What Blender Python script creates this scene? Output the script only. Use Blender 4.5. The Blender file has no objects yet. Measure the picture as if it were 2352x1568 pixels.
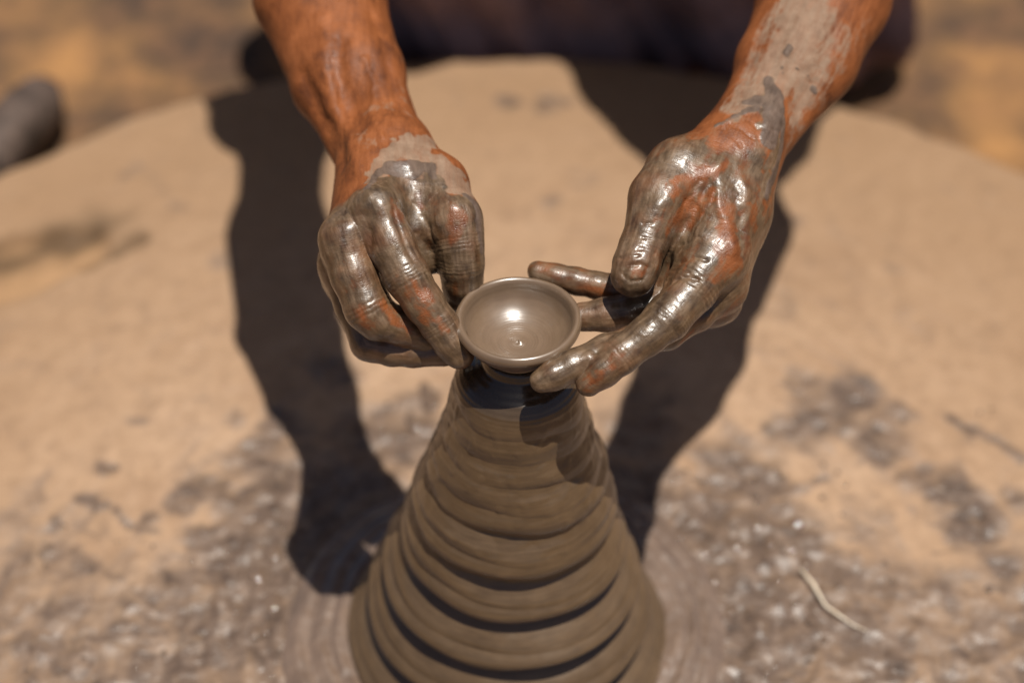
import bpy, math, random
import numpy as np
from mathutils import Vector

C = bpy.context.scene.collection
sc = bpy.context.scene
random.seed(3)

# ---------------------------------------------------------------- camera, sky, sun
FPX = 4139.0                      # focal length in units of a 2352 px wide frame
DEP = math.radians(43.9)          # camera looks this far down
D0 = 1.06                         # distance of the bowl
CAM = np.array([-0.0036, -0.7727, 1.0256])
FWD = np.array([0, math.cos(DEP), -math.sin(DEP)])
UPV = np.array([0, math.sin(DEP), math.cos(DEP)])
S = D0 / FPX                      # one frame px at the bowl, in metres

cam = bpy.data.cameras.new('camera')
camo = bpy.data.objects.new('camera', cam)
C.objects.link(camo)
camo.location = CAM
camo.rotation_euler = (math.pi / 2 - DEP, 0, 0)
cam.sensor_width = 36
cam.lens = 36 * FPX / 2352
cam.clip_start, cam.clip_end = 0.05, 200
cam.dof.use_dof = True
cam.dof.focus_distance = 1.045
cam.dof.aperture_fstop = 2.5
sc.camera = camo

SUN = Vector((0.156, -0.12, 1.0)).normalized()
w = bpy.data.worlds.new('World')
sc.world = w
w.use_nodes = True
nt = w.node_tree
sky = nt.nodes.new('ShaderNodeTexSky')
sky.sky_type = 'NISHITA'
sky.sun_disc = False
sky.air_density = 0.6
sky.dust_density = 2.1
sky.ozone_density = 0.0
sky.sun_elevation = math.asin(SUN.z)
sky.sun_rotation = math.atan2(SUN.x, SUN.y)
nt.links.new(sky.outputs[0], nt.nodes['Background'].inputs[0])
nt.nodes['Background'].inputs[1].default_value = 0.05
sl = bpy.data.lights.new('sun', 'SUN')
sl.energy = 5.0
sl.angle = math.radians(0.5)
sl.color = (1, 0.95, 0.87)
so = bpy.data.objects.new('sun', sl)
C.objects.link(so)
so.rotation_euler = SUN.to_track_quat('Z', 'Y').to_euler()
so.location = (1, -1, 4)
sc.view_settings.view_transform = 'Standard'
sc.view_settings.look = 'None'
sc.view_settings.exposure = 0.22
sc.cycles.use_denoising = True
sc.cycles.sample_clamp_indirect = 4


def P(px, py, d=0.0):
    """a point of the place: seen at frame px (2352 wide), d px-units behind the bowl"""
    fw = D0 + d * S
    return CAM + fw * (FWD + np.array([1, 0, 0]) * (px - 1176) / FPX + UPV * (784 - py) / FPX)


def G(px, py, z=0.0):
    """the point of the horizontal plane z that is seen at frame px"""
    r = FWD + np.array([1, 0, 0]) * (px - 1176) / FPX + UPV * (784 - py) / FPX
    return CAM + r * ((z - CAM[2]) / r[2])


# ---------------------------------------------------------------- mesh helpers
def mesh_np(name, V, Q, attrs=None, smooth=True):
    me = bpy.data.meshes.new(name)
    V = np.asarray(V, np.float32)
    Q = np.asarray(Q, np.int32)
    n = Q.shape[1]
    me.vertices.add(len(V))
    me.vertices.foreach_set('co', V.ravel())
    me.loops.add(Q.size)
    me.loops.foreach_set('vertex_index', Q.ravel())
    me.polygons.add(len(Q))
    me.polygons.foreach_set('loop_start', np.arange(0, Q.size, n, dtype=np.int32))
    me.update(calc_edges=True)
    if smooth:
        me.polygons.foreach_set('use_smooth', np.ones(len(Q), bool))
    for k, a in (attrs or {}).items():
        at = me.attributes.new(k, 'FLOAT', 'POINT')
        at.data.foreach_set('value', np.asarray(a, np.float32))
    me.validate()
    return me


def obj(name, me, mat, parent=None, loc=None):
    o = bpy.data.objects.new(name, me)
    C.objects.link(o)
    if mat:
        me.materials.append(mat)
    if parent:
        o.parent = parent
    if loc is not None:
        o.location = loc
    return o


def tag(o, label, cat, group=None, kind=None):
    if label: o['label'] = label
    if cat: o['category'] = cat
    if group: o['group'] = group
    if kind: o['kind'] = kind
    return o


def thing(name, label, cat, loc=(0, 0, 0), group=None):
    o = bpy.data.objects.new(name, None)
    o.empty_display_size = 0.05
    C.objects.link(o)
    o.location = loc
    return tag(o, label, cat, group)


# ---------------------------------------------------------------- noise (vectorised gradient noise)
_rng = np.random.RandomState(7)
_perm = _rng.permutation(256)
_perm = np.concatenate([_perm, _perm, _perm])
_gr = _rng.normal(size=(256, 3))
_gr /= np.linalg.norm(_gr, axis=1)[:, None]


def noise(p):
    p = np.asarray(p, np.float64)
    i = np.floor(p).astype(np.int64)
    f = p - i
    i &= 255
    u = f * f * f * (f * (f * 6 - 15) + 10)
    r = 0
    for dx in (0, 1):
        wx = u[:, 0] if dx else 1 - u[:, 0]
        for dy in (0, 1):
            wy = u[:, 1] if dy else 1 - u[:, 1]
            for dz in (0, 1):
                wz = u[:, 2] if dz else 1 - u[:, 2]
                h = _perm[_perm[_perm[i[:, 0] + dx] + i[:, 1] + dy] + i[:, 2] + dz]
                g = _gr[h]
                r = r + wx * wy * wz * (g[:, 0] * (f[:, 0] - dx) + g[:, 1] * (f[:, 1] - dy) + g[:, 2] * (f[:, 2] - dz))
    return r * 1.5


def fbm(p, o=3):
    r, a = 0, 1
    for k in range(o):
        r = r + a * noise(p * 2 ** k + 17.3 * k)
        a *= 0.5
    return r


def sstep(a, b, x):
    t = np.clip((x - a) / (b - a), 0, 1)
    return t * t * (3 - 2 * t)


# ---------------------------------------------------------------- signed distance fields -> one continuous mesh
def smin(a, b, k):
    h = np.maximum(k - np.abs(a - b), 0) / k
    return np.minimum(a, b) - h * h * k * 0.25


class Grid:
    def __init__(s, lo, hi, h):
        s.lo = np.array(lo, float)
        s.h = h
        s.n = np.ceil((np.array(hi) - s.lo) / h).astype(int) + 1
        s.ax = [(s.lo[i] + np.arange(s.n[i]) * h).astype(np.float32) for i in range(3)]

    def new(s):
        return np.full(s.n, 0.05, np.float32)

    def box(s, lo, hi):
        a = np.clip(np.floor((np.array(lo) - s.lo) / s.h).astype(int), 0, s.n)
        b = np.clip(np.ceil((np.array(hi) - s.lo) / s.h).astype(int) + 1, 0, s.n)
        return tuple(slice(a[i], b[i]) for i in range(3))

    def pts(s, sl):
        return (s.ax[0][sl[0]][:, None, None], s.ax[1][sl[1]][None, :, None], s.ax[2][sl[2]][None, None, :])


def cap_d(X, a, b, ra, rb):
    ba = b - a
    L = float(ba @ ba) + 1e-12
    px, py, pz = X[0] - np.float32(a[0]), X[1] - np.float32(a[1]), X[2] - np.float32(a[2])
    t = np.clip((px * np.float32(ba[0]) + py * np.float32(ba[1]) + pz * np.float32(ba[2])) / np.float32(L), 0, 1)
    d = np.sqrt((px - t * np.float32(ba[0])) ** 2 + (py - t * np.float32(ba[1])) ** 2 + (pz - t * np.float32(ba[2])) ** 2)
    return d - np.float32(ra) - np.float32(rb - ra) * t


def add_chain(g, F, ch, k, into=None, kb=0.004, sub=False):
    """ch: list of (point, radius). blended inside with k; then joined to F with kb (or written to into)."""
    m = max(0.012, kb + 0.003, k + 0.003)
    lo = np.min([p - r for p, r in ch], 0) - m
    hi = np.max([p + r for p, r in ch], 0) + m
    sl = g.box(lo, hi)
    if any(x.stop <= x.start for x in sl):
        return
    X = g.pts(sl)
    f = None
    for (a, ra), (b, rb) in zip(ch[:-1], ch[1:]):
        d = cap_d(X, a, b, ra, rb)
        f = d if f is None else smin(f, d, k)
    if sub:
        F[sl] = -smin(-F[sl], f, kb)
    elif into is None:
        F[sl] = smin(F[sl], f, kb)
    else:
        into[sl] = np.minimum(into[sl], smin(F[sl], f, kb))


def surface_nets(g, F, keep_open=True):
    nx, ny, nz = F.shape
    neg = F < 0
    cnt = np.zeros((nx - 1, ny - 1, nz - 1), np.int8)
    for i in (0, 1):
        for j in (0, 1):
            for k in (0, 1):
                cnt += neg[i:nx - 1 + i, j:ny - 1 + j, k:nz - 1 + k]
    act = (cnt > 0) & (cnt < 8)
    idx = np.full(act.shape, -1, np.int32)
    I = np.argwhere(act)
    idx[act] = np.arange(len(I), dtype=np.int32)
    acc = np.zeros((len(I), 3))
    num = np.zeros(len(I))
    cs = [(i, j, k) for i in (0, 1) for j in (0, 1) for k in (0, 1)]
    val = {c: F[I[:, 0] + c[0], I[:, 1] + c[1], I[:, 2] + c[2]] for c in cs}
    for c in cs:
        for ax in range(3):
            if c[ax] == 0:
                e = list(c); e[ax] = 1; e = tuple(e)
                a, b = val[c], val[e]
                m = (a < 0) != (b < 0)
                t = np.where(m, a / np.where(m, a - b, 1), 0)
                p = np.tile(np.array(c, float), (len(I), 1))
                p[:, ax] += t
                acc += p * m[:, None]
                num += m
    V = g.lo + (I + acc / num[:, None]) * g.h
    Q = []
    for ax in range(3):
        o1, o2 = [(1, 2), (2, 0), (0, 1)][ax]
        s0 = [slice(None)] * 3; s1 = [slice(None)] * 3
        s0[ax] = slice(0, -1); s1[ax] = slice(1, None)
        for o in (o1, o2):
            s0[o] = slice(1, -1); s1[o] = slice(1, -1)
        a, b = neg[tuple(s0)], neg[tuple(s1)]
        for flip, m in ((False, a & ~b), (True, ~a & b)):
            E = np.argwhere(m)
            if not len(E):
                continue
            base = E.copy()
            base[:, o1] += 1; base[:, o2] += 1
            q = []
            for d1, d2 in ((1, 1), (0, 1), (0, 0), (1, 0)):
                c = base.copy()
                c[:, o1] -= d1; c[:, o2] -= d2
                q.append(idx[c[:, 0], c[:, 1], c[:, 2]])
            q = np.stack(q, 1)
            Q.append(q[:, ::-1] if flip else q)
    return V, np.concatenate(Q)


def relax(V, Q, it=2, lam=0.5):
    E = np.concatenate([Q[:, [0, 1]], Q[:, [1, 2]], Q[:, [2, 3]], Q[:, [3, 0]]])
    deg = np.bincount(E.ravel(), minlength=len(V)).astype(float)
    for s in range(it):
        acc = np.zeros_like(V)
        for c in range(3):
            acc[:, c] = np.bincount(E[:, 0], V[E[:, 1], c], len(V)) + np.bincount(E[:, 1], V[E[:, 0], c], len(V))
        V = V + lam * (acc / deg[:, None] - V)
    return V


def normals(V, Q):
    n = np.cross(V[Q[:, 2]] - V[Q[:, 0]], V[Q[:, 3]] - V[Q[:, 1]])
    N = np.zeros_like(V)
    for c in range(3):
        for j in range(4):
            N[:, c] += np.bincount(Q[:, j], n[:, c], len(V))
    return N / (np.linalg.norm(N, axis=1)[:, None] + 1e-20)


# ---------------------------------------------------------------- material helper
class M:
    def __init__(s, name):
        s.m = bpy.data.materials.new(name)
        s.m.use_nodes = True
        s.t = s.m.node_tree
        s.b = s.t.nodes['Principled BSDF']

    def n(s, t, **kw):
        x = s.t.nodes.new('ShaderNode' + t)
        for k, v in kw.items():
            if k.startswith('i_'):
                kk = k[2:]
                x.inputs[int(kk) if kk.isdigit() else kk.replace('_', ' ')].default_value = v
            else:
                setattr(x, k, v)
        return x

    def l(s, a, b):
        s.t.links.new(a, b)

    def noise(s, scale, detail=4, rough=0.55, vec=None, dist=0.0):
        x = s.n('TexNoise', i_Scale=scale, i_Detail=detail, i_Roughness=rough, i_Distortion=dist)
        s.l(vec or s.co(), x.inputs['Vector'])
        return x.outputs[0]

    def co(s):
        if not hasattr(s, '_co'):
            s._co = s.n('TexCoord').outputs['Object']
        return s._co

    def ramp(s, f, stops):
        x = s.n('ValToRGB')
        e = x.color_ramp.elements
        while len(e) < len(stops):
            e.new(0.5)
        for el, (p, c) in zip(e, stops):
            el.position = p
            el.color = (*c, 1) if isinstance(c, tuple) else (c, c, c, 1)
        s.l(f, x.inputs[0])
        return x.outputs[0]

    def mix(s, f, a, b):
        x = s.n('Mix', data_type='RGBA')
        for v, i in ((f, x.inputs[0]), (a, x.inputs[6]), (b, x.inputs[7])):
            if isinstance(v, (tuple, float, int)):
                i.default_value = (*v, 1) if isinstance(v, tuple) else v
            else:
                s.l(v, i)
        return x.outputs[2]

    def math(s, op, a, b=None, c=None):
        x = s.n('Math', operation=op)
        for v, i in zip((a, b, c), x.inputs):
            if v is None: continue
            if isinstance(v, (float, int)):
                i.default_value = v
            else:
                s.l(v, i)
        return x.outputs[0]

    def attr(s, name):
        return s.n('Attribute', attribute_name=name).outputs['Fac']

    def bump(s, h, strength=0.3, dist=0.001, nrm=None):
        x = s.n('Bump', i_Strength=strength, i_Distance=dist)
        s.l(h, x.inputs['Height'])
        if nrm is not None:
            s.l(nrm, x.inputs['Normal'])
        return x.outputs[0]

    def set(s, name, v):
        i = s.b.inputs[name]
        if isinstance(v, (tuple,)):
            i.default_value = (*v, 1)
        elif isinstance(v, (float, int)):
            i.default_value = v
        else:
            s.l(v, i)


exec_parts = True
# ================================================================ MATERIALS
# skin with wet clay, dry clay and thick dark clay (masks are stains with a shape of their own)
def mat_skin():
    m = M('clay_smeared_skin')

    def limb(a, u):          # texture space laid along each finger and along the arm
        c = m.n('CombineXYZ')
        for k, (nm, f) in enumerate((('la', a), ('lu', u), ('lv', u))):
            m.l(m.math('MULTIPLY', m.attr(nm), f), c.inputs[k])
        return c.outputs[0]
    n1 = m.noise(38, 4)
    n2 = m.noise(260, 3)
    smear = m.noise(1.0, 4, 0.6, limb(55, 330))
    wrink = m.noise(1.0, 3, 0.6, limb(900, 170))
    skin = m.ramp(m.math('MULTIPLY_ADD', smear, 0.4, m.math('MULTIPLY', n1, 0.6)),
                  [(0.35, (0.090, 0.027, 0.009)), (0.5, (0.195, 0.060, 0.017)), (0.66, (0.285, 0.094, 0.030))])
    edge = m.math('MULTIPLY_ADD', n2, 0.40, -0.20)
    edge = m.math('ADD', edge, m.math('MULTIPLY_ADD', smear, 1.1, -0.55))

    def mask(name, soft, k=1.0):
        a = m.math('MULTIPLY_ADD', edge, k, m.attr(name))
        return m.ramp(a, [(0.5 - soft, 0.0), (0.5 + soft, 1.0)])
    dry, clay, dark = mask('dry', 0.24), mask('clay', 0.24), mask('dark', 0.16, 0.5)
    thin = m.ramp(m.noise(48, 5, 0.6), [(0.34, 0.72), (0.54, 1.0)])        # slip wiped thin lets the skin through
    wetc = m.ramp(m.math('MULTIPLY_ADD', smear, 0.5, m.math('MULTIPLY', m.noise(110, 5), 0.5)),
                  [(0.36, (0.042, 0.024, 0.012)), (0.5, (0.100, 0.061, 0.032)), (0.64, (0.175, 0.112, 0.064))])
    dryc = m.ramp(m.noise(120, 5), [(0.3, (0.165, 0.105, 0.068)), (0.7, (0.265, 0.178, 0.120))])
    darkc = m.ramp(m.math('MULTIPLY_ADD', smear, 0.5, m.math('MULTIPLY', m.noise(150, 4), 0.5)), [(0.36, (0.060, 0.038, 0.028)), (0.62, (0.135, 0.092, 0.071))])
    c = m.mix(m.math('MULTIPLY', dry, m.ramp(smear, [(0.35, 0.65), (0.6, 0.95)])), skin, dryc)
    c = m.mix(m.math('MULTIPLY', clay, thin), c, wetc)
    c = m.mix(m.math('MULTIPLY', dark, 0.8), c, darkc)
    m.set('Base Color', c)
    wet = m.attr('wet')
    rwet = m.ramp(m.math('MULTIPLY_ADD', smear, 0.6, m.math('MULTIPLY', n2, 0.4)), [(0.36, 0.28), (0.64, 0.56)])
    x = m.n('Mix')
    m.l(wet, x.inputs[0]); x.inputs[2].default_value = 0.55
    m.l(rwet, x.inputs[3])
    rr = m.math('MULTIPLY_ADD', dark, 0.10, m.math('MULTIPLY_ADD', dry, 0.2, x.outputs[0]))
    m.set('Roughness', rr)
    m.set('Specular IOR Level', m.math('MULTIPLY_ADD', wet, 0.28, 0.27))
    film = m.ramp(m.math('MULTIPLY_ADD', smear, 0.5, m.math('MULTIPLY', m.noise(70, 3), 0.5)), [(0.36, 0.08), (0.62, 0.75)])
    m.set('Coat Weight', m.math('MULTIPLY', m.math('MULTIPLY', wet, film), m.math('SUBTRACT', 1.0, m.math('MULTIPLY', dry, 0.9))))
    m.set('Coat Roughness', 0.21)
    vor = m.n('TexVoronoi', feature='DISTANCE_TO_EDGE', i_Scale=560.0)
    wv = m.n('VectorMath', operation='ADD')
    nz = m.n('TexNoise', i_Scale=300.0); m.l(m.co(), nz.inputs['Vector'])
    sc_ = m.n('VectorMath', operation='SCALE'); m.l(nz.outputs['Color'], sc_.inputs[0]); sc_.inputs[3].default_value = 0.0015
    m.l(m.co(), wv.inputs[0]); m.l(sc_.outputs[0], wv.inputs[1])
    m.l(wv.outputs[0], vor.inputs['Vector'])
    pores = m.ramp(vor.outputs['Distance'], [(0.0, 0.0), (0.2, 1.0)])
    x2 = m.n('Bump', i_Distance=0.0004)
    m.l(pores, x2.inputs['Height'])
    m.l(m.math('MULTIPLY_ADD', clay, -0.12, 0.26), x2.inputs['Strength'])
    x3 = m.n('Bump', i_Distance=0.0007)
    m.l(wrink, x3.inputs['Height']); m.l(x2.outputs[0], x3.inputs['Normal'])
    m.l(m.math('MULTIPLY_ADD', clay, -0.20, 0.48), x3.inputs['Strength'])
    b2 = m.bump(m.noise(1500, 2), 0.14, 0.0003, x3.outputs[0])
    b3 = m.bump(smear, 0.20, 0.0007, b2)
    m.l(b3, m.b.inputs['Normal'])
    cb = m.bump(wrink, 0.24, 0.0006, m.bump(smear, 0.28, 0.0007))
    m.l(cb, m.b.inputs['Coat Normal'])
    return m.m


def mat_wet_clay(name, coat=0.3, bumpk=1.0, coatr=0.14, c0=(0.19, 0.115, 0.055), c1=(0.30, 0.19, 0.10), rough=(0.3, 0.5), sb=0.3):
    m = M(name)
    sep = m.n('SeparateXYZ'); m.l(m.co(), sep.inputs[0])
    cmb = m.n('CombineXYZ')
    r = m.n('VectorMath', operation='LENGTH')
    flat = m.n('CombineXYZ'); m.l(sep.outputs[0], flat.inputs[0]); m.l(sep.outputs[1], flat.inputs[1])
    m.l(flat.outputs[0], r.inputs[0])
    m.l(r.outputs['Value'], cmb.inputs[0]); m.l(sep.outputs[2], cmb.inputs[1])
    wob = m.math('MULTIPLY', m.noise(25, 2), 0.012)
    m.l(wob, cmb.inputs[2])
    streak = m.noise(420, 5, 0.65, cmb.outputs[0])       # concentric throwing streaks
    fine = m.noise(1500, 2, 0.6, cmb.outputs[0])
    n1 = m.noise(60, 4)
    f = m.math('ADD', m.math('MULTIPLY', streak, 0.6), m.math('MULTIPLY', n1, 0.4))
    base = m.ramp(f, [(0.30, c0), (0.70, c1)])
    m.set('Base Color', m.mix(m.math('MULTIPLY', m.attr('slick_shade'), 0.65), base, (0.022, 0.016, 0.012)))    # soaked neck clay, with the shadow under the bowl put into the colour
    m.set('Roughness', m.math('MULTIPLY_ADD', m.attr('slick_shade'), -0.17, m.ramp(m.noise(80, 3), [(0.35, rough[0]), (0.65, rough[1])])))
    b = m.bump(streak, sb, 0.0005)
    b = m.bump(fine, 0.12, 0.0003, b)
    b = m.bump(m.noise(180, 4), 0.2 * bumpk, 0.0008, b)
    m.l(b, m.b.inputs['Normal'])
    m.set('Coat Weight', m.math('ADD', coat, m.math('MULTIPLY', m.attr('slick_shade'), 0.2)))
    m.set('Coat Roughness', coatr)
    return m.m


def mat_wheel():
    m = M('clay_crusted_wheel')
    wet, gold, shade_and_crack = m.attr('wet'), m.attr('gold'), m.attr('shade_and_crack')
    sep = m.n('SeparateXYZ'); m.l(m.co(), sep.inputs[0])
    ang = m.math('ARCTAN2', sep.outputs[1], sep.outputs[0])
    pos = m.n('VectorMath', operation='LENGTH'); m.l(m.co(), pos.inputs[0])
    pol = m.n('CombineXYZ')
    m.l(m.math('MULTIPLY', pos.outputs['Value'], 60.0), pol.inputs[0]); m.l(m.math('MULTIPLY', ang, 4.5), pol.inputs[1])
    drag = m.noise(1.0, 5, 0.65, pol.outputs[0], 0.7)                       # smears dragged round by the turning
    n1 = m.noise(9, 6, 0.62)
    n2 = m.noise(70, 5, 0.6)
    n3 = m.noise(34, 6, 0.65, dist=0.8)
    dry = m.ramp(n1, [(0.3, (0.255, 0.155, 0.090)), (0.48, (0.345, 0.222, 0.135)), (0.7, (0.415, 0.280, 0.182))])
    dry = m.mix(m.math('MULTIPLY', m.ramp(n2, [(0.42, 0.0), (0.70, 1.0)]), 0.55), dry, (0.205, 0.125, 0.072))
    dry = m.mix(m.math('MULTIPLY', m.ramp(n3, [(0.52, 0.0), (0.70, 1.0)]), 0.6), dry, (0.150, 0.096, 0.064))
    dry = m.mix(m.math('MULTIPLY', m.ramp(drag, [(0.50, 0.0), (0.72, 1.0)]), 0.35), dry, (0.44, 0.305, 0.21))
    far = m.ramp(m.math('MULTIPLY_ADD', n1, 0.25, pos.outputs['Value']), [(0.38, 0.0), (0.74, 1.0)])
    dry = m.mix(m.math('MULTIPLY', far, 0.8), dry, (0.235, 0.138, 0.070))  # lens vignette painted into the colour, darker towards the rim
    dry = m.mix(gold, dry, (0.40, 0.215, 0.08))
    dry = m.mix(shade_and_crack, dry, (0.075, 0.042, 0.018))  # painted shadow in the hollow, and the dark crack
    mixn = m.math('ADD', m.math('MULTIPLY', n3, 0.55), m.math('MULTIPLY', drag, 0.45))
    wf = m.math('ADD', wet, m.math('MULTIPLY_ADD', mixn, 2.6, -1.3))
    wm = m.ramp(wf, [(0.18, 0.0), (0.95, 1.0)])
    wc = m.ramp(m.math('MULTIPLY_ADD', drag, 0.5, m.math('MULTIPLY', n2, 0.5)), [(0.36, (0.050, 0.033, 0.024)), (0.5, (0.115, 0.078, 0.057)), (0.64, (0.200, 0.140, 0.102))])
    m.set('Base Color', m.mix(wm, dry, wc))
    m.set('Roughness', m.ramp(wm, [(0.0, 0.85), (0.5, 0.52), (1.0, 0.36)]))
    b = m.bump(n2, 0.4, 0.004)
    b = m.bump(n3, 0.4, 0.004, b)
    b = m.bump(m.noise(320, 4), 0.4, 0.0012, b)
    m.l(b, m.b.inputs['Normal'])
    return m.m


def mat_ground():
    m = M('sandy_ground')
    n1 = m.noise(6.5, 5, 0.6)
    n2 = m.noise(38, 5, 0.6)
    c = m.ramp(n1, [(0.38, (0.050, 0.029, 0.018)), (0.5, (0.120, 0.064, 0.028)), (0.66, (0.30, 0.150, 0.052))])
    c = m.mix(m.math('MULTIPLY', m.ramp(n2, [(0.45, 0.0), (0.7, 1.0)]), 0.5), c, (0.21, 0.10, 0.045))
    m.set('Base Color', c)
    m.set('Roughness', 0.95)
    m.l(m.bump(n2, 0.6, 0.01), m.b.inputs['Normal'])
    return m.m


def mat_simple(name, c0, c1, scale, rough=0.8, bump=0.3, dist=0.003, spec=0.5):
    m = M(name)
    n = m.noise(scale, 5, 0.6)
    m.set('Base Color', m.ramp(n, [(0.35, c0), (0.65, c1)]))
    m.set('Roughness', rough)
    m.set('Specular IOR Level', spec)
    m.l(m.bump(n, bump, dist), m.b.inputs['Normal'])
    return m.m


SKIN = mat_skin()
CLAY = mat_wet_clay('wet_thrown_clay', coat=0.5, sb=0.2, c0=(0.066, 0.040, 0.020), c1=(0.130, 0.081, 0.042), rough=(0.34, 0.48))
BOWLM = mat_wet_clay('smooth_bowl_clay', coat=1.0, bumpk=0.5, coatr=0.27, c0=(0.118, 0.076, 0.046), c1=(0.178, 0.118, 0.074), rough=(0.30, 0.40), sb=0.10)
COLLAR = mat_wet_clay('grey_slip', coat=0.8, c0=(0.085, 0.056, 0.040), c1=(0.20, 0.136, 0.098), rough=(0.35, 0.6))
WHEEL = mat_wheel()
GROUND = mat_ground()
CLOTH = mat_simple('dark_purple_cloth', (0.11, 0.070, 0.076), (0.28, 0.178, 0.172), 9, 0.8, 0.2)
SHIRT = mat_simple('faded_dark_shirt', (0.05, 0.035, 0.035), (0.08, 0.055, 0.05), 30, 0.9, 0.2)
HAIR = mat_simple('black_hair', (0.01, 0.008, 0.007), (0.03, 0.024, 0.02), 300, 0.6, 0.6)
LOG = mat_simple('weathered_grey_wood', (0.025, 0.016, 0.011), (0.115, 0.078, 0.060), 30, 0.6, 0.5, 0.006)
STRAW = mat_simple('pale_straw', (0.62, 0.50, 0.36), (0.82, 0.72, 0.58), 200, 0.22, 0.3, 0.0005)
MOUND = mat_simple('dark_brown_clay', (0.05, 0.025, 0.015), (0.10, 0.055, 0.035), 20, 0.9, 0.5, 0.01)

# ================================================================ SETTING
ZG = -0.09
gm = bpy.data.meshes.new('ground')
gm.from_pydata([(-40, -40, ZG), (40, -40, ZG), (40, 40, ZG), (-40, 40, ZG)], [], [(0, 1, 2, 3)])
tag(obj('ground', gm, GROUND), None, None, kind='structure')


# ---------------------------------------------------------------- wheel
def build_wheel():
    root = thing('potters_wheel', 'wide flat potters wheel crusted with pale dried clay, under the cone of clay', 'potters wheel')
    R = 0.70
    NA, NR = 900, 260
    rr = np.concatenate([[0.05], np.linspace(0.06, R - 0.012, NR)])
    th = np.arange(NA) * 2 * math.pi / NA
    T, Rr = np.meshgrid(th, rr)
    T, Rr = T.ravel(), Rr.ravel()
    rw = Rr * (1 + (0.014 * noise(np.stack([np.cos(T) * 1.5, np.sin(T) * 1.5, T * 0 + 3], 1)) + 0.010 * fbm(np.stack([np.cos(T) * 9, np.sin(T) * 9, T * 0 + 3], 1), 3)) * sstep(0.55, 0.7, Rr))
    x, y = rw * np.cos(T), rw * np.sin(T)
    p = np.stack([x, y, x * 0], 1)
    z = 0.0022 * fbm(p * 12, 3) + 0.0016 * fbm(p * 55 + 5, 4) + 0.002 * np.clip(fbm(p * 26 + 40, 3) - 0.25, 0, 1)
    wet = wet_mask(p)
    z += 0.0022 * np.clip(fbm(p * 45 + 9, 4), -0.4, 1) * sstep(0.3, 0.7, wet)
    # concentric ridges of slip round the foot of the cone
    cr = 0.0035 * np.exp(-((Rr - 0.168) / 0.007) ** 2) + 0.003 * np.exp(-((Rr - 0.19) / 0.006) ** 2) \
        + 0.002 * np.exp(-((Rr - 0.212) / 0.006) ** 2)
    z += cr * (0.7 + 0.6 * noise(np.stack([np.cos(T) * 2, np.sin(T) * 2, Rr * 30], 1)))
    # the hollow for the turning stick, near the rim
    hc = G(40, 610, 0)
    q = p - hc
    ax = np.array([0.9, 0.42, 0]); bx = np.array([-0.42, 0.9, 0])
    e = np.sqrt((q @ ax / 0.085) ** 2 + (q @ bx / 0.042) ** 2) + 0.22 * noise(p * 25)
    hol = 1 - sstep(0.75, 1.1, e)
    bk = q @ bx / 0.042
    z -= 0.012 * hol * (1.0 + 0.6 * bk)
    shade_and_crack = np.exp(-((bk - 0.55 + 0.25 * noise(p * 40)) / 0.38) ** 2) * (1 - sstep(0.8, 1.5, np.abs(q @ ax) / 0.085))  # shadow along the hollow's far edge, painted as dark colour
    ca, cb = G(205, 605, 0), G(320, 545, 0)
    dcr = seg_dist(p, ca, cb) + 0.003 * noise(p * 50)
    z -= 0.008 * (1 - sstep(0.003, 0.011, dcr))
    gold = 0.3 * hol
    shade_and_crack = np.maximum(shade_and_crack, 0.8 * (1 - sstep(0.003, 0.016, dcr)))  # the crack is darkened through the same mask
    V = np.stack([x, y, z], 1)
    n = NR + 1
    # rounded rim and side wall
    ring = []
    for dr, dz in ((0.006, -0.003), (0.010, -0.010), (0.011, -0.04), (0.008, -0.065), (-0.03, -0.07), (-0.25, -0.07)):
        last = V[(n - 1) * NA: n * NA]
        k = 1 + dr / (R - 0.012)
        ring.append(np.stack([last[:, 0] * k, last[:, 1] * k, last[:, 2] * (0.4 if dz > -0.02 else 0) + dz], 1))
    V = np.concatenate([V] + ring)
    ext = 6 * NA
    wet = np.concatenate([wet, np.zeros(ext)])
    gold = np.concatenate([gold, np.zeros(ext)])
    shade_and_crack = np.concatenate([shade_and_crack, np.zeros(ext)])
    n += 6
    i = np.arange(n - 1)[:, None] * NA
    j = np.arange(NA)[None, :]
    j2 = (j + 1) % NA
    Q = np.stack([i + j, i + NA + j, i + NA + j2, i + j2], -1).reshape(-1, 4)
    me = mesh_np('wheel_head', V, Q, {'wet': wet, 'gold': gold, 'shade_and_crack': np.clip(shade_and_crack, 0, 1) * 0.9})
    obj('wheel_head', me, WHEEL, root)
    # axle stub below, so that the wheel stands on the ground
    ax = lathe([(0.0, -0.0705), (0.16, -0.0705), (0.18, -0.088), (0.0, -0.0895)], 48)
    obj('pivot', ax, MOUND, root)
    return root


def seg_dist(p, a, b):
    ba = b - a
    t = np.clip(((p - a) @ ba) / (ba @ ba), 0, 1)
    return np.linalg.norm(p - a - t[:, None] * ba, axis=1)


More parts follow.
